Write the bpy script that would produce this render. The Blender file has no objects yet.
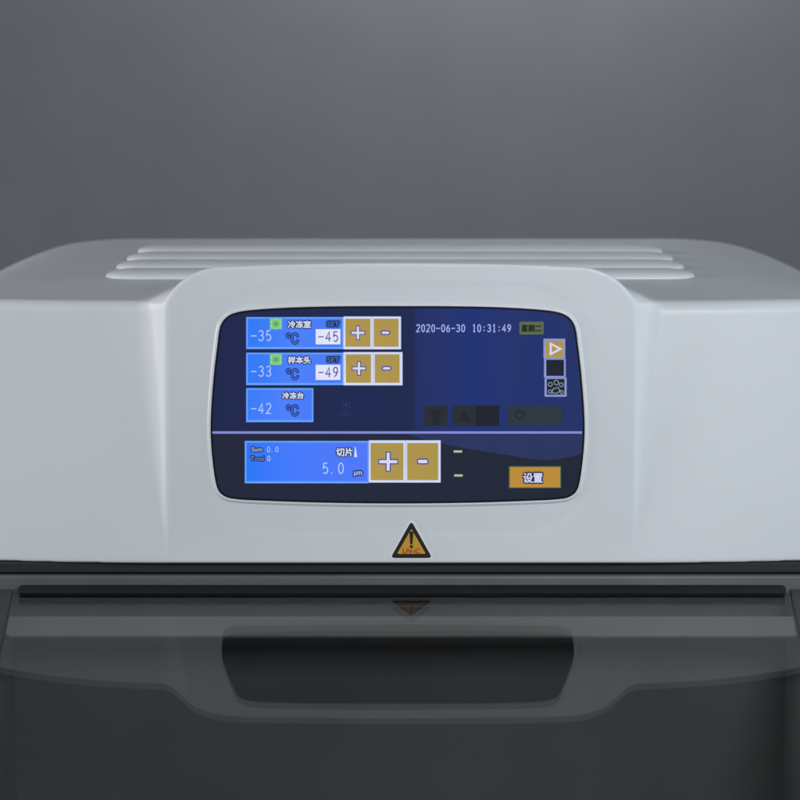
import bpy, math
import numpy as np
from mathutils import Vector, Matrix, geometry

# ------------------------------------------------------------------ units
S = 0.0006            # one working unit ("u") is 0.6 mm: about one photo pixel at the machine's front
FPX = 2500.0          # focal length in photo pixels (800 px wide frame)
CAM = (0.0, -2500.0, 507.0)
PITCH = math.atan(339.0 / 2500.0)
R = math.radians
scene = bpy.context.scene
col = scene.collection

# ------------------------------------------------------------------ camera
cd = bpy.data.cameras.new('camera')
cam = bpy.data.objects.new('camera', cd)
col.objects.link(cam)
cam.location = [c * S for c in CAM]
cam.rotation_euler = (math.pi / 2 - PITCH, 0, 0)
cd.sensor_width = 36
cd.lens = 36 * FPX / 800
cd.clip_start = 0.05
cd.clip_end = 100
cd.dof.use_dof = True
cd.dof.focus_distance = 2590 * S
cd.dof.aperture_fstop = 10.0
scene.camera = cam

# ------------------------------------------------------------------ world, lamps, exposure
w = bpy.data.worlds.new('World')
scene.world = w
w.use_nodes = True
w.node_tree.nodes['Background'].inputs[0].default_value = (0.90, 0.95, 1.0, 1)
w.node_tree.nodes['Background'].inputs[1].default_value = 0.138
scene.view_settings.view_transform = 'Standard'
scene.view_settings.look = 'None'
scene.view_settings.exposure = 0
scene.view_settings.gamma = 1


def softbox(name, loc, aim, size, power, colour):
    ld = bpy.data.lights.new(name, 'AREA')
    ld.shape = 'RECTANGLE'
    ld.size, ld.size_y = size
    ld.energy = power
    ld.color = colour
    o = bpy.data.objects.new(name, ld)
    col.objects.link(o)
    o.location = loc
    o.rotation_euler = (Vector(aim) - Vector(loc)).to_track_quat('-Z', 'Y').to_euler()
    return o


softbox('softbox_right', (4.3, -0.45, 0.62), (0.05, 0, 0.1), (1.4, 1.4), 42.0, (0.70, 0.88, 1.0))
softbox('softbox_left', (-4.3, -0.4, 0.62), (-0.05, 0, 0.1), (1.4, 1.4), 98.0, (0.97, 0.965, 1.0))
softbox('softbox_front', (0.42, -1.12, 0.55), (0.1, 0, 0.1), (0.35, 0.35), 8.7, (0.90, 0.95, 1.0))
softbox('softbox_background', (0.16, 1.28, 0.9), (0.16, 1.62, 0.40), (0.4, 0.12), 5.5, (0.95, 0.96, 1.0))


# ------------------------------------------------------------------ materials
def new_mat(name):
    m = bpy.data.materials.new(name)
    m.use_nodes = True
    return m, m.node_tree.nodes, m.node_tree.links, m.node_tree.nodes['Principled BSDF']


def srgb(c):
    return tuple((x / 255 / 12.92) if x / 255 <= 0.04045 else ((x / 255 + 0.055) / 1.055) ** 2.4 for x in c)


def plastic(name, base, rough, bump=0.0, bscale=900.0, vary=0.0, spec=0.5, coat=0.0):
    m, n, l, p = new_mat(name)
    p.inputs['Base Color'].default_value = (*base, 1)
    p.inputs['Roughness'].default_value = rough
    p.inputs['Specular IOR Level'].default_value = spec
    p.inputs['Coat Weight'].default_value = coat
    p.inputs['Coat Roughness'].default_value = 0.12
    tc = n.new('ShaderNodeTexCoord')
    if bump:
        t = n.new('ShaderNodeTexNoise')
        t.inputs['Scale'].default_value = bscale
        t.inputs['Detail'].default_value = 3
        b = n.new('ShaderNodeBump')
        b.inputs['Strength'].default_value = bump
        b.inputs['Distance'].default_value = 0.0003
        l.new(tc.outputs['Object'], t.inputs['Vector'])
        l.new(t.outputs['Fac'], b.inputs['Height'])
        l.new(b.outputs['Normal'], p.inputs['Normal'])
    if vary:
        t = n.new('ShaderNodeTexNoise')
        t.inputs['Scale'].default_value = 9
        t.inputs['Detail'].default_value = 5
        r = n.new('ShaderNodeValToRGB')
        r.color_ramp.elements[0].position = 0.3
        r.color_ramp.elements[1].position = 0.7
        r.color_ramp.elements[0].color = (*[c * (1 - vary) for c in base], 1)
        r.color_ramp.elements[1].color = (*base, 1)
        l.new(tc.outputs['Object'], t.inputs['Vector'])
        l.new(t.outputs['Fac'], r.inputs['Fac'])
        l.new(r.outputs['Color'], p.inputs['Base Color'])
        rr = n.new('ShaderNodeMapRange')
        rr.inputs['To Min'].default_value = rough * 0.85
        rr.inputs['To Max'].default_value = rough * 1.2
        l.new(t.outputs['Fac'], rr.inputs['Value'])
        l.new(rr.outputs['Result'], p.inputs['Roughness'])
    return m


def lcd_falloff(n, l, p):
    """a liquid-crystal panel dims when seen far off its normal (here: up from the glass below it)."""
    lw = n.new('ShaderNodeLayerWeight')
    lw.inputs['Blend'].default_value = 0.5
    r = n.new('ShaderNodeMapRange')
    r.inputs['From Min'].default_value = 0.25
    r.inputs['From Max'].default_value = 0.52
    r.inputs['To Min'].default_value = 1.0
    r.inputs['To Max'].default_value = 0.02
    l.new(lw.outputs['Facing'], r.inputs['Value'])
    l.new(r.outputs['Result'], p.inputs['Emission Strength'])


def shine(name, rgb, noise=0.06):
    """what the lit display shows: emission of an sRGB colour, faint pixel mottling, under a smooth cover."""
    m, n, l, p = new_mat(name)
    c = srgb(rgb)
    p.inputs['Base Color'].default_value = (0.012, 0.013, 0.016, 1)
    p.inputs['Roughness'].default_value = 0.3
    p.inputs['Specular IOR Level'].default_value = 0.12
    lcd_falloff(n, l, p)
    tc = n.new('ShaderNodeTexCoord')
    t = n.new('ShaderNodeTexNoise')
    t.inputs['Scale'].default_value = 45
    t.inputs['Detail'].default_value = 4
    r = n.new('ShaderNodeValToRGB')
    r.color_ramp.elements[0].position = 0.3
    r.color_ramp.elements[1].position = 0.7
    r.color_ramp.elements[0].color = (*[x * (1 - noise) for x in c], 1)
    r.color_ramp.elements[1].color = (*[x * (1 + noise) for x in c], 1)
    l.new(tc.outputs['Object'], t.inputs['Vector'])
    l.new(t.outputs['Fac'], r.inputs['Fac'])
    l.new(r.outputs['Color'], p.inputs['Emission Color'])
    return m


def shine_ramp(name, stops, axis, lo, hi, base=None):
    """a display picture whose colour runs along one axis of the panel (u)."""
    m, n, l, p = new_mat(name)
    p.inputs['Base Color'].default_value = (0.012, 0.013, 0.016, 1)
    p.inputs['Roughness'].default_value = 0.28
    p.inputs['Specular IOR Level'].default_value = 0.12
    lcd_falloff(n, l, p)
    tc = n.new('ShaderNodeTexCoord')
    sx = n.new('ShaderNodeSeparateXYZ')
    mr = n.new('ShaderNodeMapRange')
    mr.inputs['From Min'].default_value = lo * S
    mr.inputs['From Max'].default_value = hi * S
    r = n.new('ShaderNodeValToRGB')
    e = r.color_ramp.elements
    e[0].position, e[0].color = stops[0][0], (*srgb(stops[0][1]), 1)
    e[1].position, e[1].color = stops[-1][0], (*srgb(stops[-1][1]), 1)
    for pos, c in stops[1:-1]:
        k = e.new(pos)
        k.color = (*srgb(c), 1)
    l.new(tc.outputs['Object'], sx.inputs[0])
    l.new(sx.outputs[axis], mr.inputs['Value'])
    l.new(mr.outputs['Result'], r.inputs['Fac'])
    l.new(r.outputs['Color'], p.inputs['Emission Color'])
    return m


M = {}
M['shell'] = plastic('white_plastic', (0.80, 0.825, 0.85), 0.42, bump=0.09, bscale=1100, vary=0.03)
M['bezel'] = plastic('bright_plastic', (0.80, 0.815, 0.84), 0.35)
M['gasket'] = plastic('black_rubber', (0.026, 0.026, 0.027), 0.7, bump=0.4, bscale=700, vary=0.3)
M['gap_reflection'] = plastic('black_gap_reflection', (0.006, 0.006, 0.006), 0.6, bump=0.2, bscale=600)
M['underside_reflection'] = plastic('grey_underside_reflection', (0.15, 0.158, 0.16), 0.45, bump=0.15, bscale=500, vary=0.25)
M['frame'] = plastic('dark_frame', (0.05, 0.054, 0.056), 0.5, bump=0.1, vary=0.2)
M['chamber'] = plastic('dark_chamber', (0.10, 0.102, 0.103), 0.6, vary=0.3)
M['tray'] = plastic('tray_metal', (0.215, 0.222, 0.208), 0.5, bump=0.1, bscale=300, vary=0.2)
M['cabinet'] = plastic('cabinet_paint', (0.7, 0.71, 0.72), 0.45, bump=0.05, vary=0.03)
M['wall'] = plastic('grey_backdrop', (0.155, 0.160, 0.175), 0.9, bump=0.1, bscale=60, vary=0.10)
M['floor'] = plastic('grey_floor', (0.22, 0.22, 0.22), 0.7, vary=0.1)

# glass: two faces, each mirrors a little and lets the rest through, slightly grey
gm, gn, gl, gp = new_mat('window_glass')
gn.remove(gp)
tr = gn.new('ShaderNodeBsdfTransparent')
tr.inputs['Color'].default_value = (0.88, 0.887, 0.885, 1)
gs = gn.new('ShaderNodeBsdfGlossy')
gs.inputs['Roughness'].default_value = 0.012
gs.inputs['Color'].default_value = (0.95, 0.98, 1.0, 1)
mx = gn.new('ShaderNodeMixShader')
mx.inputs[0].default_value = 0.056
gl.new(tr.outputs[0], mx.inputs[1])
gl.new(gs.outputs[0], mx.inputs[2])
gl.new(mx.outputs[0], gn['Material Output'].inputs[0])
M['glass'] = gm

# display colours
M['blue_edge'] = shine('display_blue_edge', (100, 158, 250))
M['white'] = shine('display_white', (208, 215, 242))
M['pale'] = shine('display_pale', (182, 202, 250))
M['gold'] = shine('display_gold', (172, 146, 72), 0.05)
M['orange'] = shine('display_orange', (186, 138, 54), 0.05)
M['navy_ink'] = shine('display_ink', (24, 44, 128))
M['dark_ink'] = shine('display_dark_ink', (14, 24, 66))
M['mid_blue'] = shine('display_mid_blue', (58, 104, 205))
M['steel'] = shine('display_steel', (74, 132, 205))
M['violet_ink'] = shine('display_violet_ink', (72, 66, 150))
M['field'] = shine('display_field', (224, 226, 246))
M['green'] = shine('display_green', (126, 206, 130))
M['green_pale'] = shine('display_green_pale', (186, 232, 182))
M['green_deep'] = shine('display_green_deep', (92, 166, 100))
M['line'] = shine('display_line', (128, 137, 208))
M['clock'] = shine('display_clock', (166, 176, 238))
M['olive'] = shine('display_olive', (86, 104, 70))
M['olive_ink'] = shine('display_olive_ink', (22, 32, 24))
M['black'] = shine('display_black', (21, 27, 36))
M['black_b'] = shine('display_black_b', (34, 40, 46))
M['black_c'] = shine('display_black_c', (38, 50, 60))
M['faint'] = shine('display_faint', (27, 31, 33))
M['faint_star'] = shine('display_faint_star', (44, 54, 78))
M['faint_box'] = shine('display_faint_box', (21, 33, 80))
M['lavender'] = shine('display_lavender', (138, 148, 208))
M['icon_grey'] = shine('display_icon_grey', (128, 142, 150))
M['wave'] = shine('display_wave', (36, 48, 92))
M['status'] = shine('display_status', (168, 190, 158))
M['red'] = shine('display_red', (200, 80, 60))
M['screen_low'] = shine_ramp('display_lower_band', [(0, (28, 34, 54)), (0.5, (27, 34, 53)), (1, (26, 31, 46))], 0, -190, 190)
M['screen_high'] = shine_ramp('display_upper_band', [(0, (20, 32, 70)), (0.1, (26, 33, 76)), (0.2, (20, 33, 70)), (0.3, (24, 32, 75)), (0.42, (20, 34, 72)), (0.54, (23, 34, 74)), (0.555, (26, 42, 98)), (0.62, (29, 44, 104)), (0.7, (21, 43, 114)), (0.78, (29, 44, 106)), (0.88, (25, 43, 106)), (1, (28, 44, 98))], 0, -190, 190)
M['edge_dark'] = plastic('display_border', (0.012, 0.013, 0.02), 0.25, spec=0.3)

# sticker inks (a printed label, so no glow)
M['st_white'] = plastic('sticker_white', (0.9, 0.9, 0.9), 0.4)
M['st_black'] = plastic('sticker_black', (0.012, 0.011, 0.01), 0.4)
M['st_orange'] = plastic('sticker_orange', (0.72, 0.36, 0.035), 0.4)
M['st_red'] = plastic('sticker_red', (0.55, 0.06, 0.015), 0.4)


# ------------------------------------------------------------------ object helpers
def thing(name, loc, label, cat, group=None):
    o = bpy.data.objects.new(name, None)
    o.empty_display_size = 0.05
    col.objects.link(o)
    o.location = [c * S for c in loc]
    o['label'], o['category'] = label, cat
    if group:
        o['group'] = group
    return o


class MB:
    """collects faces in working units, world axes; build() links ONE mesh object."""
    def __init__(self):
        self.v, self.f, self.m, self.mats = [], [], [], []

    def mi(self, key):
        if key not in self.mats:
            self.mats.append(key)
        return self.mats.index(key)

    def add(self, verts, faces, key):
        o = len(self.v)
        k = self.mi(key)
        self.v += [tuple(p) for p in verts]
        for f in faces:
            self.f.append([i + o for i in f])
            self.m.append(k)

    def box(self, x0, x1, y0, y1, z0, z1, key):
        v = [(x, y, z) for x in (x0, x1) for y in (y0, y1) for z in (z0, z1)]
        self.add(v, [(0, 1, 3, 2), (4, 6, 7, 5), (0, 4, 5, 1), (2, 3, 7, 6), (0, 2, 6, 4), (1, 5, 7, 3)], key)

    def build(self, name, parent=None, loc=(0, 0, 0), smooth=False, bevel=0.0, label=None, seg=2):
        me = bpy.data.meshes.new(name)
        me.from_pydata([((x - loc[0]) * S, (y - loc[1]) * S, (z - loc[2]) * S) for x, y, z in self.v], [], self.f)
        for k in self.mats:
            me.materials.append(M[k])
        me.polygons.foreach_set('material_index', self.m)
        me.polygons.foreach_set('use_smooth', [smooth] * len(self.f))
        me.update()
        o = bpy.data.objects.new(name, me)
        col.objects.link(o)
        if parent is not None:
            o.parent = parent
            pw = Vector(parent.get('_w', (0, 0, 0)))
            o.location = (Vector(loc) - pw) * S
        else:
            o.location = Vector(loc) * S
        o['_w'] = tuple(float(c) for c in loc)
        if bevel:
            b = o.modifiers.new('bevel', 'BEVEL')
            b.width = bevel * S
            b.segments = seg
            b.limit_method = 'ANGLE'
            b.harden_normals = False
            for p in me.polygons:
                p.use_smooth = True
            me.set_sharp_from_angle(angle=R(40)) if hasattr(me, 'set_sharp_from_angle') else None
        if label:
            o['label'] = label
        return o


def rounded_poly(pts, r, n=6):
    """round every corner of a 2D polygon; r may be one value or one per corner."""
    out = []
    k = len(pts)
    for i in range(k):
        a, b, c = Vector(pts[i - 1]), Vector(pts[i]), Vector(pts[(i + 1) % k])
        ri = r[i] if isinstance(r, (list, tuple)) else r
        u, v = (a - b).normalized(), (c - b).normalized()
        ang = u.angle(v)
        d = ri / math.tan(ang / 2)
        p0, p1 = b + u * d, b + v * d
        for j in range(n + 1):
            t = j / n
            out.append(tuple((1 - t) ** 2 * p0 + 2 * t * (1 - t) * b + t * t * p1))
    return out


def catmull(pts, n=8):
    out = []
    k = len(pts)
    for i in range(k):
        p0, p1, p2, p3 = (np.array(pts[(i + j) % k], float) for j in (-1, 0, 1, 2))
        # centripetal-ish damping: scale tangents by the local segment
        l1 = np.linalg.norm(p2 - p1)
        t1 = (p2 - p0) / max(np.linalg.norm(p2 - p0), 1e-9) * l1
        t2 = (p3 - p1) / max(np.linalg.norm(p3 - p1), 1e-9) * l1
        for j in range(n):
            t = j / n
            h = (2 * t**3 - 3 * t**2 + 1, t**3 - 2 * t**2 + t, -2 * t**3 + 3 * t**2, t**3 - t**2)
            out.append(tuple(h[0] * p1 + h[1] * t1 + h[2] * p2 + h[3] * t2))
    return out


# ------------------------------------------------------------------ the moulded housing as one smooth surface
PODY = 0.0            # the flat face that carries the screen
KT = 0.031            # rise of the roof towards the back
FL = 0.08            # backward lean of the front


def rmax(a, b, r):
    return np.minimum(np.maximum(a, b), -r) + np.hypot(np.maximum(a + r, 0), np.maximum(b + r, 0))


def rmin(a, b, r):
    return -rmax(-a, -b, r)


def sdf(x, y, z):
    ax = np.abs(x)
    bow = 14 * (np.maximum(ax - 150, 0) / 260.0) ** 3
    front = (FL * z + bow - 1.5 - y) / 1.006
    top = z - (265 + KT * y)
    sh = (z - (287 - 0.00149 * np.maximum(ax - 335, 0) ** 2)) * 0.9
    roof = rmax(top, sh, 14)
    d = rmax(front, roof, 12)
    d = rmax(d, ax - 575, 40)
    d = rmax(d, y - 715, 30)
    # the pod that carries the screen: vertical face, drafted sides, roof falling back into the housing
    yy = np.maximum(y - PODY, 0)
    hw = 235 + 0.012 * (265 - z) + 1.05 * np.minimum(yy, 21) * np.clip((283 - z) / 18, 0, 1)
    side = (ax - hw) / 1.4
    ptop = (z - (307 - 0.00012 * x * x - 0.12 * yy)) / 1.01
    ptop = np.where(z > 150, ptop, -150.0)
    pod = rmax(side, ptop, 40)
    dip = 0.4 / (1 + np.exp(-(190 + 13 - np.hypot(np.maximum(ax - 120, 0), np.maximum(np.abs(z - 157) - 45, 0)) * 1.0 - 120) / 1.2))
    pod = rmax(pod, PODY + dip - y, 2.5)
    pod = np.maximum(pod, y - 330)
    d = rmin(d, pod, 1.5 + 6.5 * np.clip((z - 40) / 120, 0, 1))
    d = rmax(d, -z, 3)
    return d


def surface_nets(lo, hi, step):
    ax = [np.arange(lo[i], hi[i] + step[i], step[i]) for i in range(3)]
    X, Y, Z = np.meshgrid(*ax, indexing='ij', sparse=True)
    D = sdf(X, Y, Z).astype(np.float32)
    sgn = D < 0
    n0, n1, n2 = D.shape
    cs = np.zeros((n0 - 1, n1 - 1, n2 - 1), np.int8)
    for i in (0, 1):
        for j in (0, 1):
            for k in (0, 1):
                cs += sgn[i:n0 - 1 + i, j:n1 - 1 + j, k:n2 - 1 + k]
    act = (cs > 0) & (cs < 8)
    idx = np.full(act.shape, -1, np.int32)
    cells = np.argwhere(act)
    idx[act] = np.arange(len(cells))
    P = np.stack([ax[i][cells[:, i]] + step[i] / 2 for i in range(3)], 1)
    # edge-crossing average as a start
    acc = np.zeros_like(P)
    cnt = np.zeros(len(P))
    corners = [(i, j, k) for i in (0, 1) for j in (0, 1) for k in (0, 1)]
    for a in corners:
        for d in range(3):
            if a[d] == 0:
                b = list(a)
                b[d] = 1
                da = D[cells[:, 0] + a[0], cells[:, 1] + a[1], cells[:, 2] + a[2]]
                db = D[cells[:, 0] + b[0], cells[:, 1] + b[1], cells[:, 2] + b[2]]
                c = (da < 0) != (db < 0)
                t = np.where(c, da / np.where(da == db, 1, da - db), 0)
                q = np.stack([ax[i][cells[:, i] + a[i]] + (t * step[i] if i == d else 0) for i in range(3)], 1)
                acc[c] += q[c]
                cnt += c
    P = acc / cnt[:, None]
    # Newton steps onto the exact surface
    for it in range(3):
        g, dd = grad(P)
        P = P - g * (dd / np.maximum((g * g).sum(1), 0.2))[:, None]
    quads = []
    for d in range(3):
        e, f = [(1, 2), (2, 0), (0, 1)][d]
        sl0 = [slice(1, -1)] * 3
        sl0[d] = slice(0, -1)
        sl1 = [slice(1, -1)] * 3
        sl1[d] = slice(1, None)
        s0, s1 = sgn[tuple(sl0)], sgn[tuple(sl1)]
        ch = np.argwhere(s0 != s1)
        if not len(ch):
            continue
        inside = s0[tuple(ch.T)]
        base = ch.copy()
        base[:, e] += 1
        base[:, f] += 1

        def cell(de, df):
            q = base.copy()
            q[:, e] -= de
            q[:, f] -= df
            return idx[q[:, 0], q[:, 1], q[:, 2]]
        q = np.stack([cell(1, 1), cell(0, 1), cell(0, 0), cell(1, 0)], 1)
        q[~inside] = q[~inside][:, ::-1]
        quads.append(q)
    return P, np.concatenate(quads)


def grad(P, h=0.4):
    g = np.zeros_like(P)
    for i in range(3):
        e = np.zeros(3)
        e[i] = h
        a, b = P + e, P - e
        g[:, i] = (sdf(a[:, 0], a[:, 1], a[:, 2]) - sdf(b[:, 0], b[:, 1], b[:, 2])) / (2 * h)
    return g, sdf(P[:, 0], P[:, 1], P[:, 2])


def front_y(x, z):
    """depth of the housing's front surface at (x, z)."""
    y = np.full(np.shape(x), -30.0)
    for _ in range(60):
        y = y + sdf(np.asarray(x, float), y, np.asarray(z, float)) * 0.8
    return y


# ------------------------------------------------------------------ photograph pixel -> point on an upright plane y = const
def unproj(px, py, y=PODY):
    u, v = (px - 400) / FPX, (400 - py) / FPX
    fwd = Vector((0, math.cos(PITCH), -math.sin(PITCH)))
    up = Vector((0, math.sin(PITCH), math.cos(PITCH)))
    d = fwd + Vector((1, 0, 0)) * u + up * v
    t = (y - CAM[1]) / d.y
    return CAM[0] + d.x * t, CAM[2] + d.z * t


# ================================================================== BUILD
cryostat = thing('laboratory_cryostat', (0, 0, -700), 'white bench-top laboratory freezing cabinet with a lit blue touch screen and dark glass window', 'laboratory machine')
cryostat['_w'] = (0.0, 0.0, -700.0)

# ---- housing
P, Q = surface_nets((-584, -10, -8), (584, 730, 314), (4, 4, 3))
me = bpy.data.meshes.new('housing')
me.vertices.add(len(P))
me.vertices.foreach_set('co', (P * S).astype(np.float32).ravel())
me.loops.add(Q.size)
me.loops.foreach_set('vertex_index', Q.astype(np.int32).ravel())
me.polygons.add(len(Q))
me.polygons.foreach_set('loop_start', np.arange(0, Q.size, 4, dtype=np.int32))
me.polygons.foreach_set('loop_total', np.full(len(Q), 4, np.int32))
me.polygons.foreach_set('use_smooth', np.ones(len(Q), bool))
me.materials.append(M['shell'])
me.update(calc_edges=True)
me.validate()
G, _ = grad(P)
G /= np.maximum(np.linalg.norm(G, axis=1), 1e-9)[:, None]
if len(me.vertices) == len(G):
    me.normals_split_custom_set_from_vertices([tuple(g) for g in G])
housing = bpy.data.objects.new('housing', me)
col.objects.link(housing)
housing.parent = cryostat
housing.location = (0, 0, 700 * S)
housing['_w'] = (0.0, 0.0, 0.0)

# ---- four raised ribs across the roof
for yc, half, dep, hgt in ((240, 324, 25, 9.0), (326, 322, 25, 9.0), (410, 319, 25, 9.0), (494, 315, 25, 9.0)):
    mb = MB()
    zc = 265 + KT * yc
    nx, na = 72, 20
    vs, fs = [], []
    for i in range(nx + 1):
        t = i / nx * 2 - 1
        x = half * math.sin(t * math.pi / 2)
        e = min(1.0, (half - abs(x)) / 34.0)
        k = math.sqrt(max(0.0, 1 - (1 - e) ** 2)) * 0.97 + 0.03
        for j in range(na + 1):
            a = math.pi * (j / na * 1.24 - 0.12)
            yv = yc - math.cos(a) * dep * k + (1 - k) * 6
            zv = zc + KT * (yv - yc) + math.sin(a) * hgt * k
            vs.append((x, yv, zv))
    for i in range(nx):
        for j in range(na):
            a = i * (na + 1) + j
            fs.append((a, a + na + 1, a + na + 2, a + 1))
    mb.add(vs, fs, 'shell')
    mb.build('roof_rib', housing, (0, yc, zc), smooth=True)

# ---- display: bezel ring, screen slab and everything drawn on it
half_pts = [(0, 306.5), (60, 306.7), (110, 308), (150, 310.8), (165, 314), (173, 319.5), (177.5, 328), (180, 345), (183.5, 375), (186.3, 412), (186.6, 436), (184.6, 462), (181, 485), (176.5, 493.5), (166, 498.3), (130, 500.6), (70, 502.5), (0, 503.2)]
CX = 397.6
loop = [(CX + a, b) for a, b in half_pts] + [(CX - a, b) for a, b in reversed(half_pts[1:-1])]
outline = [unproj(px, py) for px, py in catmull(loop, 5)]
ocx, ocz = unproj(CX, 405)


def offset_loop(lp, d, mid=None):
    n = len(lp)
    out = []
    mid = Vector(mid or (ocx, ocz))
    for i in range(n):
        a, b = Vector(lp[i - 1]), Vector(lp[(i + 1) % n])
        t = (b - a).normalized()
        nrm = Vector((-t.y, t.x))
        p = Vector(lp[i])
        if nrm.dot(p - mid) < 0:
            nrm = -nrm
        out.append(tuple(p + nrm * d))
    return out


def loft(mb, rings, key, close=True):
    n = len(rings[0])
    vs = [p for r in rings for p in r]
    fs = []
    for k in range(len(rings) - 1):
        for i in range(n if close else n - 1):
            j = (i + 1) % n
            fs.append((k * n + i, k * n + j, (k + 1) * n + j, (k + 1) * n + i))
    mb.add(vs, fs, key)


def ring(lp, y):
    return [(x, y, z) for x, z in lp]


YS = PODY - 0.7       # plane of the lit display
screen = None
mb = MB()
o0 = offset_loop(outline, -0.3)
loft(mb, [ring(offset_loop(outline, 0.4), PODY + 6), ring(offset_loop(outline, 0.4), YS + 0.6), ring(o0, YS)], 'edge_dark')
mb.add(ring(o0, YS), [list(range(len(o0)))], 'edge_dark')
screen = mb.build('control_screen', cryostat, (ocx, PODY, ocz), smooth=False)
screen['label'] = 'lit blue touch screen with barrel-shaped black edge'

mb = MB()
prof = ((0.3, PODY + 5), (0.35, YS - 0.35), (0.7, YS - 0.7), (1.3, YS - 0.75), (2.0, YS - 0.55), (2.8, YS - 0.1), (3.6, PODY + 0.1), (4.2, PODY + 0.45), (4.6, PODY + 5))
loft(mb, [ring(offset_loop(outline, d), y) for d, y in prof], 'bezel')
mb.build('bezel', cryostat, (ocx, PODY, ocz), smooth=True)

L = 0.35              # spacing of drawn layers


class Draw(MB):
    """flat drawing on the display in photo pixels; layer k sits k*L in front of the glass."""
    def pt(self, p, k):
        x, z = unproj(p[0], p[1], YS)
        return (x, YS - 0.15 - L * k, z)

    def poly(self, pts, k, key):
        self.add([self.pt(p, k) for p in pts], [list(range(len(pts)))], key)

    def rect(self, x0, y0, x1, y1, k, key, r=0.0, skew=(0, 0)):
        pts = [(x0, y0), (x1, y0), (x1 + skew[0], y1), (x0 + skew[0], y1)]
        if r:
            pts = rounded_poly(pts, r, 4)
        self.poly(pts, k, key)

    def ribbon(self, pts, wdt, k, key, closed=False):
        n = len(pts)
        P2 = [Vector(p) for p in pts]
        a_, b_ = [], []
        for i in range(n):
            if closed:
                t0, t1 = (P2[i] - P2[i - 1]), (P2[(i + 1) % n] - P2[i])
            else:
                t0 = P2[i] - P2[i - 1] if i else P2[1] - P2[0]
                t1 = P2[i + 1] - P2[i] if i < n - 1 else t0
            t0, t1 = t0.normalized(), t1.normalized()
            t = (t0 + t1)
            t = t.normalized() if t.length > 1e-6 else t1
            nn = Vector((-t.y, t.x))
            c = max(0.45, nn.dot(Vector((-t1.y, t1.x))))
            a_.append(P2[i] + nn * wdt / 2 / c)
            b_.append(P2[i] - nn * wdt / 2 / c)
        m = n if closed else n - 1
        for i in range(m):
            j = (i + 1) % n
            self.poly([a_[i], a_[j], b_[j], b_[i]], k, key)

    def plus(self, cx, cy, r, t, k, key):
        self.poly([(cx - t, cy - r), (cx + t, cy - r), (cx + t, cy - t), (cx + r, cy - t), (cx + r, cy + t), (cx + t, cy + t), (cx + t, cy + r), (cx - t, cy + r), (cx - t, cy + t), (cx - r, cy + t), (cx - r, cy - t), (cx - t, cy - t)], k, key)

    def text(self, s, cx, cy, h, k, key, offset=0.0, width=None, grow=0.0):
        """lettering from the built-in font, cap/ideograph height h px, centred."""
        if grow:
            m_ = 10 if grow > .6 else 6
            for i in range(m_):
                a = 2 * math.pi * i / m_
                self.text(s, cx + grow * math.cos(a), cy + grow * math.sin(a), h, k - .05 - .02 * i, key, 0.0, width)
        verts, faces = glyphs(s, offset)
        if not faces:
            return
        v0, _ = glyphs(s, 0.0)
        xs, ys = [p[0] for p in v0], [p[1] for p in v0]
        sc = h / max(1e-6, max(ys) - min(ys))
        sx = sc if width is None else width / max(1e-6, max(xs) - min(xs))
        mxx, my = (max(xs) + min(xs)) / 2, (max(ys) + min(ys)) / 2
        self.add([self.pt((cx + (p[0] - mxx) * sx, cy - (p[1] - my) * sc), k) for p in verts], faces, key)

    def digits(self, s, x, y, h, adv, wdt, k, key):
        """thin typewriter numerals; x = left, y = top."""
        for ch in s:
            for st in NUM.get(ch, []):
                pts = [(x + a * adv, y + b * h) for a, b in st]
                if len(pts) == 1:
                    q = pts[0]
                    self.rect(q[0] - wdt * .6, q[1] - wdt * .6, q[0] + wdt * .6, q[1] + wdt * .6, k, key)
                else:
                    self.ribbon(pts, wdt, k, key)
                k += 0.02
            x += adv

    def done(self, name, label=None):
        xs, ys, zs = zip(*self.v)
        return self.build(name, screen, ((min(xs) + max(xs)) / 2, PODY, (min(zs) + max(zs)) / 2), label=label)


_gl = {}


def glyphs(s, offset):
    key = (s, offset)
    if key not in _gl:
        cu = bpy.data.curves.new('lettering', 'FONT')
        cu.body = s
        cu.size = 1
        cu.offset = offset
        cu.resolution_u = 3
        ob = bpy.data.objects.new('lettering', cu)
        col.objects.link(ob)
        dg = bpy.context.evaluated_depsgraph_get()
        ev = ob.evaluated_get(dg)
        mm = bpy.data.meshes.new_from_object(ev)
        _gl[key] = ([tuple(v.co) for v in mm.vertices], [list(p.vertices) for p in mm.polygons])
        bpy.data.objects.remove(ob)
        bpy.data.curves.remove(cu)
        bpy.data.meshes.remove(mm)
    return _gl[key]


def arc(cx, cy, rx, ry, a0, a1, n=10):
    return [(cx + rx * math.cos(R(a0 + (a1 - a0) * i / n)), cy + ry * math.sin(R(a0 + (a1 - a0) * i / n))) for i in range(n + 1)]


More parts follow.
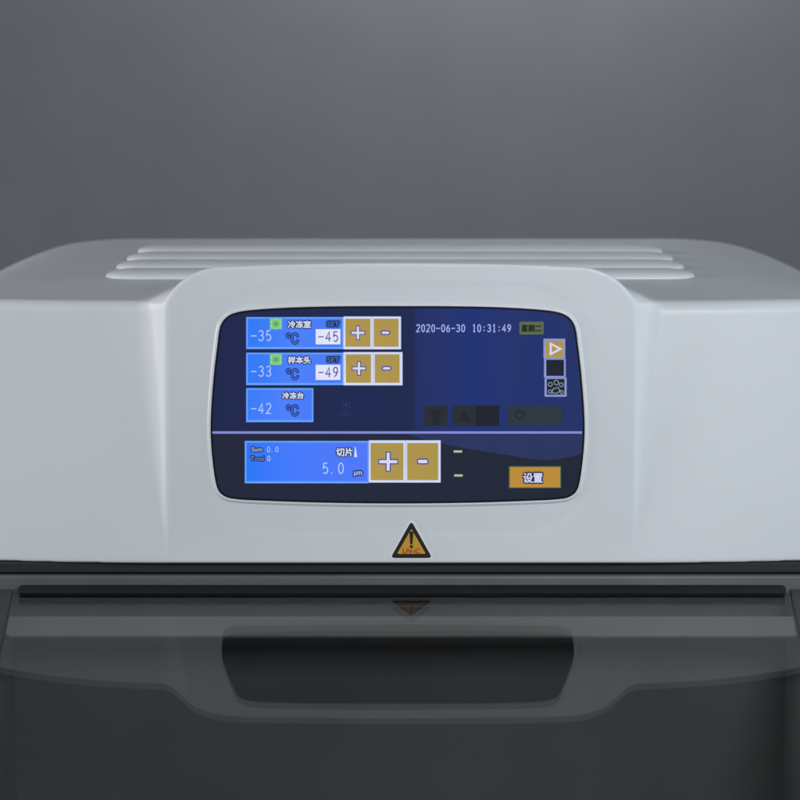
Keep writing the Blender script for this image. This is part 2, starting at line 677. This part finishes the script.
NUM = {
    '0': [arc(.5, .5, .3, .48, -90, 270, 18)],
    '1': [[(.28, .16), (.52, .03), (.52, .97)], [(.3, .97), (.74, .97)]],
    '2': [arc(.5, .25, .29, .24, 190, 370, 9) + [(.7, .45), (.2, .96), (.8, .96)]],
    '3': [arc(.48, .25, .27, .23, 200, 450, 11) + arc(.47, .725, .31, .245, -80, 160, 11)],
    '4': [[(.62, .98), (.62, .03), (.16, .68), (.86, .68)]],
    '5': [[(.76, .03), (.3, .03), (.25, .46)] + arc(.49, .67, .3, .3, 215, 500, 12)],
    '6': [[(.7, .06), (.42, .22), (.23, .55)] + arc(.5, .7, .28, .27, 190, -180, 15)],
    '9': [[(.3, .95), (.58, .8), (.77, .45)] + arc(.5, .29, .28, .27, 10, -350, 15)],
    '-': [[(.12, .52), (.86, .52)]],
    '.': [[(.3, .93)]],
    ':': [[(.5, .33)], [(.5, .8)]],
}

# the picture behind the tiles: upper band, lower band with a paler wave, dividing line


def clip(pts, y0, y1):
    """keep the part of a convex outline between two heights (px)."""
    def half(ps, f):
        out = []
        for i in range(len(ps)):
            a, b = ps[i - 1], ps[i]
            fa, fb = f(a), f(b)
            if (fa >= 0) != (fb >= 0):
                t = fa / (fa - fb)
                out.append((a[0] + (b[0] - a[0]) * t, a[1] + (b[1] - a[1]) * t))
            if fb >= 0:
                out.append(b)
        return out
    return half(half(pts, lambda p: p[1] - y0), lambda p: y1 - p[1])


inner = offset_loop(catmull(loop, 5), -1.7, (CX, 404))
d = Draw(); d.poly(clip(inner, 300, 432), 0, 'screen_high'); d.done('upper_picture', 'upper navy picture brightening to the right')
d = Draw(); d.poly(clip(inner, 433, 510), 0, 'screen_low')
wv = [(p[0], p[1]) for p in clip(inner, 434.4, 454) if p[0] > 560]
wv = sorted(wv, key=lambda p: p[1])
wv = [(408, 434.4)] + wv + [(566, 457.6), (556, 459.4), (546, 460), (536, 459.4), (522, 457.4), (505, 454.6), (485, 451.6), (462, 447.8), (440, 443.0), (422, 438.6)]
d.poly(wv, 1, 'wave')
d.done('lower_picture', 'lower charcoal picture with a paler blue wave')
d = Draw(); d.rect(212.5, 431.2, 582.0, 433.6, 2, 'line'); d.done('dividing_line')

M['tile'] = shine_ramp('display_tile', [(0, (48, 120, 246)), (0.5, (74, 126, 250)), (1, (68, 120, 246))], 0, -40, 40)


def tile(x0, y0, x1, y1, skew=0.0):
    d = Draw()
    d.rect(x0, y0, x1, y1, 2, 'blue_edge', skew=(skew, 0))
    d.rect(x0 + 1.7, y0 + 1.5, x1 - 1.5, y1 - 2.2, 3, 'tile', skew=(skew, 0))
    return d


def bold(d, s, cx, cy, h, k=4, ink='dark_ink', face='white', width=None, g1=1.3, g2=0.32):
    d.text(s, cx, cy, h, k, ink, 0, width, g1)
    d.text(s, cx, cy, h, k + 1, face, 0, width, g2)


def star(d, cx, cy):
    d.rect(cx - 6, cy - 5.4, cx + 6, cy + 5.4, 4, 'green')
    for i in range(6):
        a = R(60 * i + 30)
        d.ribbon([(cx + 1.2 * math.cos(a), cy + 1.1 * math.sin(a)), (cx + 4.9 * math.cos(a), cy + 4.5 * math.sin(a))], 1.1, 5, 'green_deep')
        for b in (-28, 28):
            q = R(60 * i + b)
            d.ribbon([(cx + 5.4 * math.cos(q), cy + 4.9 * math.sin(q)), (cx + 4.2 * math.cos(q), cy + 3.8 * math.sin(q))], 1.1, 5, 'green_pale')
    d.poly(arc(cx, cy, 2.0, 1.9, 0, 340, 12), 6, 'green_deep')


def celsius(d, cx, cy, h=10.5):
    d.text('℃', cx, cy, h, 4, 'navy_ink', 0, 11.5, 1.05)
    d.text('℃', cx, cy, h, 5, 'steel', -0.01, 11.5)


rows = [('冷冻室', '-35', '-45', 317.0, 349.0, 0.0), ('样本头', '-33', '-49', 352.6, 385.0, 1.0)]
for name_, now, goal, y0, y1, sx in rows:
    d = tile(246.2, y0, 343.5, y1)
    d.digits(now, 250.2, y0 + 13.2, 10.6, 7.4, 1.0, 4, 'pale')
    star(d, 276, y0 + 6.7)
    bold(d, name_, 299.5, y0 + 7.2, 7.0, width=22.5)
    celsius(d, 292.5, y0 + 21.3)
    d.rect(325.5, y0 + 3.0, 341, y0 + 10.4, 4, 'mid_blue')
    bold(d, 'SET', 333.3, y0 + 6.8, 4.8, 5, 'dark_ink', 'steel', 11.5, 1.2, 0)
    d.rect(315.7, y0 + 12, 340.5, y0 + 27.2, 4, 'field')
    d.digits(goal, 317.6, y0 + 14.3, 10.2, 7.2, 1.1, 5, 'violet_ink')
    d.done('readout_tile', 'bright blue tile reading %s degrees, set to %s' % (now, goal))
    d = Draw()
    d.rect(343.5, y0 - .6, 372.3 + sx, y1 + .2, 2, 'white')
    d.rect(345.5 + sx * .4, y0 + 1.6, 370.4 + sx * .6, y1 - 2.4, 3, 'gold')
    d.plus(358 + sx, y0 + 15.6, 7.4, 2.0, 4, 'violet_ink')
    d.plus(358 + sx, y0 + 15.6, 6.4, 1.15, 5, 'white')
    d.done('plus_button')
    d = Draw()
    d.rect(372.5 + sx, y0 - .6, 401 + sx * 1.5, y1 + .2, 2, 'white')
    d.rect(373.8 + sx, y0 + 1.6, 398.6 + sx, y1 - 2.4, 3, 'gold')
    d.rect(380.7 + sx, y0 + 13.2, 390.3 + sx, y0 + 17.8, 4, 'violet_ink', 1.8)
    d.rect(381.9 + sx, y0 + 14.3, 389.1 + sx, y0 + 16.7, 5, 'white', .8)
    d.done('minus_button')

d = tile(246.2, 388.0, 313.4, 422.0)
d.digits('-42', 250.2, 403.0, 10.6, 7.4, 1.0, 4, 'pale')
bold(d, '冷冻台', 293, 395.3, 6.2, width=21)
celsius(d, 292.5, 410.2)
d.done('readout_tile', 'bright blue tile reading -42 degrees')

M['tile_wide'] = shine_ramp('display_tile_wide', [(0, (36, 116, 248)), (0.4, (66, 120, 250)), (1, (78, 118, 246))], 0, -62, 62)
d = Draw()
d.rect(244.8, 440.8, 368.6, 483.2, 2, 'blue_edge')
d.rect(246.6, 442.4, 367.6, 481, 3, 'tile_wide')
bold(d, 'Sum', 257, 449.0, 4.2, width=10.5, g1=1.1, g2=0)
bold(d, 'Total', 257.4, 458.2, 4.6, face='lavender', width=13.5, g1=.9, g2=0)
d.digits('0.0', 266.5, 446.6, 5.2, 4.2, 0.7, 4, 'pale')
d.digits('0', 266.8, 455.6, 5.2, 4.2, 0.7, 4, 'pale')
bold(d, '切片', 344.5, 451.8, 8.4, width=16)
d.poly([(354.9, 446.8), (355.7, 446.8), (357.2, 456.8), (354.2, 456.8)], 5, 'white')
d.digits('5.0', 321.5, 462.6, 11.0, 7.8, 1.1, 4, 'pale')
bold(d, 'μm', 358, 473.6, 5.0, width=8.0, face='pale', g1=1.3, g2=.1)
d.done('readout_tile', 'wide blue tile reading 5.0')
d = Draw()
d.rect(368.8, 440.2, 405.6, 482.4, 2, 'white')
d.rect(370.6, 442.8, 403.4, 480, 3, 'gold')
d.plus(388.2, 461.4, 10.0, 2.7, 4, 'violet_ink'); d.plus(388.2, 461.4, 9.0, 1.55, 5, 'white')
d.done('plus_button', 'larger gold plus button')
d = Draw()
d.rect(405.8, 440.2, 440.6, 482.4, 2, 'white')
d.rect(407.2, 442.8, 438.2, 480, 3, 'gold')
d.rect(416.8, 458.2, 428.6, 464.2, 4, 'violet_ink', 2.3); d.rect(418.0, 459.5, 427.4, 462.9, 5, 'white', 1.2)
d.done('minus_button', 'larger gold minus button')

d = Draw()
d.rect(333, 396, 381, 417, 2, 'faint_box')
for i in range(3):
    a = R(60 * i + 90)
    d.ribbon([(346 - 5 * math.cos(a), 405 - 5 * math.sin(a)), (346 + 5 * math.cos(a), 405 + 5 * math.sin(a))], .8, 3 + .05 * i, 'faint_star')
d.text('TEC', 346, 414, 4, 3, 'faint_star', 0, 13)
d.done('unlit_icon', 'barely visible star icon on navy')

d = Draw()
d.digits('2020-06-30', 415.6, 324.4, 7.4, 5.0, 1.0, 3, 'clock')
d.digits('10:31:49', 471.6, 324.4, 7.4, 5.0, 1.0, 3, 'clock')
d.done('clock_readout')
d = Draw()
d.rect(519.3, 321.6, 543.6, 334.4, 2, 'olive')
d.text('星期二', 531.5, 328.2, 6.8, 3, 'olive_ink', 0, 20, .35)
d.done('weekday_badge')

# three stacked square buttons at the right
d = Draw()
d.rect(543.4, 338.6, 565.2, 358.6, 2, 'lavender', 1)
d.rect(545.6, 340.6, 563.6, 357.6, 3, 'gold')
d.ribbon([(550.6, 343.6), (550.6, 353.8), (560.4, 348.7)], 2.0, 5, 'white', closed=True)
d.done('play_button')
d = Draw()
d.rect(543.9, 358.8, 565.7, 377.4, 2, 'lavender')
d.rect(546.2, 359.6, 563.9, 375.8, 3, 'black')
d.done('stop_button')
d = Draw()
d.rect(544.5, 377.6, 566.6, 396.6, 2, 'lavender', 1)
d.rect(546.7, 378.8, 564.4, 394.6, 3, 'black')
for cx, cy, r_ in ((550.2, 384.2, 2.0), (556.2, 382.4, 2.3), (561.2, 384.6, 1.9), (549.8, 391.4, 1.7), (561.6, 392, 1.6)):
    d.ribbon(arc(cx, cy, r_, r_, 0, 324, 9), .9, 4, 'icon_grey', closed=True)
d.ribbon([(551.5, 392.6), (553.2, 388.6), (557.8, 387.2), (560, 390.4), (556.8, 393.2)], 1.0, 5, 'icon_grey', closed=True)
d.done('wheel_button')

# dim buttons along the bottom of the upper band
d = Draw()
d.rect(424, 405.6, 447.4, 425.8, 2, 'black_b')
d.poly(arc(435.8, 414.4, 5.2, 5.0, 0, 345, 16), 3, 'faint'); d.rect(432.6, 418.6, 439, 425, 4, 'faint', .8)
for i in range(7):
    a = R(180 + 30 * i)
    d.ribbon([(435.8 + 6.6 * math.cos(a), 414.4 + 6.2 * math.sin(a)), (435.8 + 8.6 * math.cos(a), 414.4 + 8 * math.sin(a))], .8, 3, 'faint')
d.done('lamp_button')
d = Draw()
d.rect(452.4, 405.4, 476, 425.8, 2, 'black_b'); d.rect(475.8, 405.4, 499.2, 425.8, 2.2, 'black')
d.poly([(458, 420.5), (464.4, 410), (470.6, 420.5)], 3, 'faint')
d.done('alarm_button')
d = Draw()
d.rect(508, 405.4, 561.8, 425.4, 2, 'black_c')
d.ribbon(arc(519.8, 414.6, 4.6, 3.8, 0, 337, 15), 1.4, 3, 'faint', closed=True)
d.done('mode_button')

d = Draw()
d.rect(453.6, 450.2, 462, 452.4, 3, 'status'); d.done('status_dash')
d = Draw()
d.rect(454.2, 474.2, 462.6, 476.4, 3, 'status'); d.done('status_dash')
d = Draw()
d.rect(508.8, 466.0, 561.0, 488.0, 2, 'olive')
d.rect(510, 467.0, 560, 487.0, 3, 'orange')
bold(d, '设置', 532.8, 477.6, 9.6, width=19, g1=1.7, g2=.28)
d.done('settings_button')

# ---- warning sticker on the lower front
cxs, czs = unproj(411.4, 540.5, 0)
mb = MB()


def onto(pts, lift):
    x = np.array([p[0] for p in pts]); z = np.array([p[1] for p in pts])
    return list(zip(x, front_y(x, z) - lift, z))


def tri(hw, top, bot, r):
    return rounded_poly([(cxs, czs + top), (cxs + hw, czs + bot), (cxs - hw, czs + bot)], [r, r, r], 5)


def plate(pts, lift, key, thick=0.5):
    a, b = onto(pts, lift), onto(pts, lift - thick)
    n = len(pts)
    mb.add(a + b, [list(range(n))] + [(i, (i + 1) % n, n + (i + 1) % n, n + i) for i in range(n)], key)


plate(tri(24.0, 24.2, -19.4, 3.6), 0.6, 'st_white')
plate(tri(21.2, 20.4, -17.7, 2.6), 0.9, 'st_black')
plate(tri(14.6, 12.2, -13.4, 0.8), 1.2, 'st_orange')
plate(rounded_poly([(cxs - 2.1, czs + 9.6), (cxs + 2.1, czs + 9.6), (cxs + 1.1, czs - 3.6), (cxs - 1.1, czs - 3.6)], .9, 4), 1.5, 'st_black')
plate([(cxs + 1.7 * math.cos(R(20 * i)), czs - 5.9 + 1.5 * math.sin(R(20 * i))) for i in range(18)], 1.5, 'st_black')
gv, gf = glyphs('UV-C', 0.022)
xs_, ys_ = [p[0] for p in gv], [p[1] for p in gv]
k_ = 17.5 / (max(xs_) - min(xs_))
gp_ = [(cxs + (p[0] - (min(xs_) + max(xs_)) / 2) * k_, czs - 10.4 + (p[1] - (min(ys_) + max(ys_)) / 2) * k_ * 0.9) for p in gv]
mb.add(onto(gp_, 1.8), gf, 'st_red')
mb.build('warning_label', cryostat, (cxs, 0, czs), label='black and orange triangular warning label reading UV-C')

# ---- gasket under the housing; grey strip below it stands in for the reflected underside
mb = MB(); mb.box(-560, 560, 9, 60, -12, -0.4, 'gasket'); mb.build('gasket', cryostat, (0, 30, -6), bevel=2.0)
mb = MB(); mb.box(-560, 560, 4, 40, -34, -13.5, 'underside_reflection'); mb.build('underside_reflection', cryostat, (0, 20, -22), bevel=2.5)

# ---- sloping glass window: a local frame along the slope
A = R(25.5)
G0 = Vector((0, 0, -23.4))                       # where the glass plane meets y = 0
DN = Vector((0, -math.cos(A), -math.sin(A)))     # down the slope, towards the viewer
UP = Vector((0, -math.sin(A), math.cos(A)))      # out of the glass


def slope(u, s, h=0.0):
    p = G0 + DN * s + UP * h
    return (u, p.y, p.z)


def slope_slab(mb, pts, h0, h1, key):
    n = len(pts)
    mb.add([slope(u, s, h1) for u, s in pts] + [slope(u, s, h0) for u, s in pts],
           [list(range(n)), list(range(2 * n - 1, n - 1, -1))] + [(i, n + i, n + (i + 1) % n, (i + 1) % n) for i in range(n)], key)


GL, GR, GB = -393, 396, 470
mb = MB(); slope_slab(mb, rounded_poly([(GL, 3), (GR, 3), (GR, GB), (GL, GB)], 6, 5), -4.5, 0, 'glass')
mb.build('glass_window', cryostat, slope(0, 200), label='dark sloping glass window mirroring the white front')
mb = MB(); slope_slab(mb, rounded_poly([(-388, 2), (392, 2), (392, 15.5), (-388, 15.5)], 5, 5), 0.3, 3.0, 'gap_reflection')  # solid black strip standing in for the dark gap mirrored in the glass
mb.build('gap_reflection_strip', cryostat, slope(0, 10), label='black strip with rounded ends along the top of the glass')
for u0, u1 in ((-574, GL - 1), (GR + 1, 574)):
    mb = MB(); slope_slab(mb, [(u0, 3), (u1, 3), (u1, GB + 20), (u0, GB + 20)], -30, -1.0, 'frame')
    mb.build('window_frame', cryostat, slope((u0 + u1) / 2, 200), bevel=1.5)

# ---- cold chamber behind the glass with the pale tray lip
mb = MB()
c = [slope(0, 0, -6), slope(0, GB, -6)]
yb, yf = 30, slope(0, GB)[1] - 10
mb.box(-400, 400, yf, yb, -330, -322, 'chamber')
mb.box(-400, 400, yb, yb + 8, -330, -36, 'chamber')
for x in (-408, 400):
    v = [(x, yb, -330), (x, yf, -330), (x, yf, slope(0, GB, -8)[2]), (x, yb, slope(0, -20, -36)[2])]
    v += [(x + 8, p[1], p[2]) for p in v]
    mb.add(v, [(0, 1, 2, 3), (7, 6, 5, 4), (0, 4, 5, 1), (1, 5, 6, 2), (2, 6, 7, 3), (3, 7, 4, 0)], 'chamber')
mb.build('cold_chamber', cryostat, (0, -150, -330))
mb = MB(); slope_slab(mb, rounded_poly([(-394.5, 38.5), (398, 38.5), (398, 69), (-394.5, 69)], [1, 1, 7, 7], 5), -11.5, -9, 'tray')
mb.build('inner_tray', cryostat, slope(0, 60), label='pale grey strip with rounded corners behind the glass')

# ---- lower cabinet that carries it all
mb = MB()
zb = slope(0, GB + 20, -32)[2]
v = [(yf - 30, -700), (714, -700), (714, -34), (60, -36), (40, -50), (yf - 30, zb)]
for x0, x1 in ((-574, -412), (412, 574)):
    n = len(v)
    mb2 = [(x0, a, b) for a, b in v] + [(x1, a, b) for a, b in v]
    mb.add(mb2, [list(range(n))[::-1], list(range(n, 2 * n))] + [(i, (i + 1) % n, n + (i + 1) % n, n + i) for i in range(n)], 'cabinet')
mb.box(-411, 411, yf - 30, yf - 12, -700, zb, 'cabinet')
mb.box(-411, 411, 685, 714, -700, -3, 'cabinet')
mb.box(-411, 411, 62, 684, -34, -3, 'cabinet')
mb.build('cabinet', cryostat, (0, 0, -700), bevel=3)

# ------------------------------------------------------------------ setting
mb = MB(); mb.box(-9000, 9000, 2700, 2760, -700, 6000, 'wall')
o = mb.build('wall', None, (0, 2700, -700)); o['kind'] = 'structure'
mb = MB(); mb.box(-9000, 9000, -6000, 2699, -760, -700, 'floor')
o = mb.build('floor', None, (0, 0, -700)); o['kind'] = 'structure'

for o in bpy.data.objects:
    if '_w' in o:
        del o['_w']
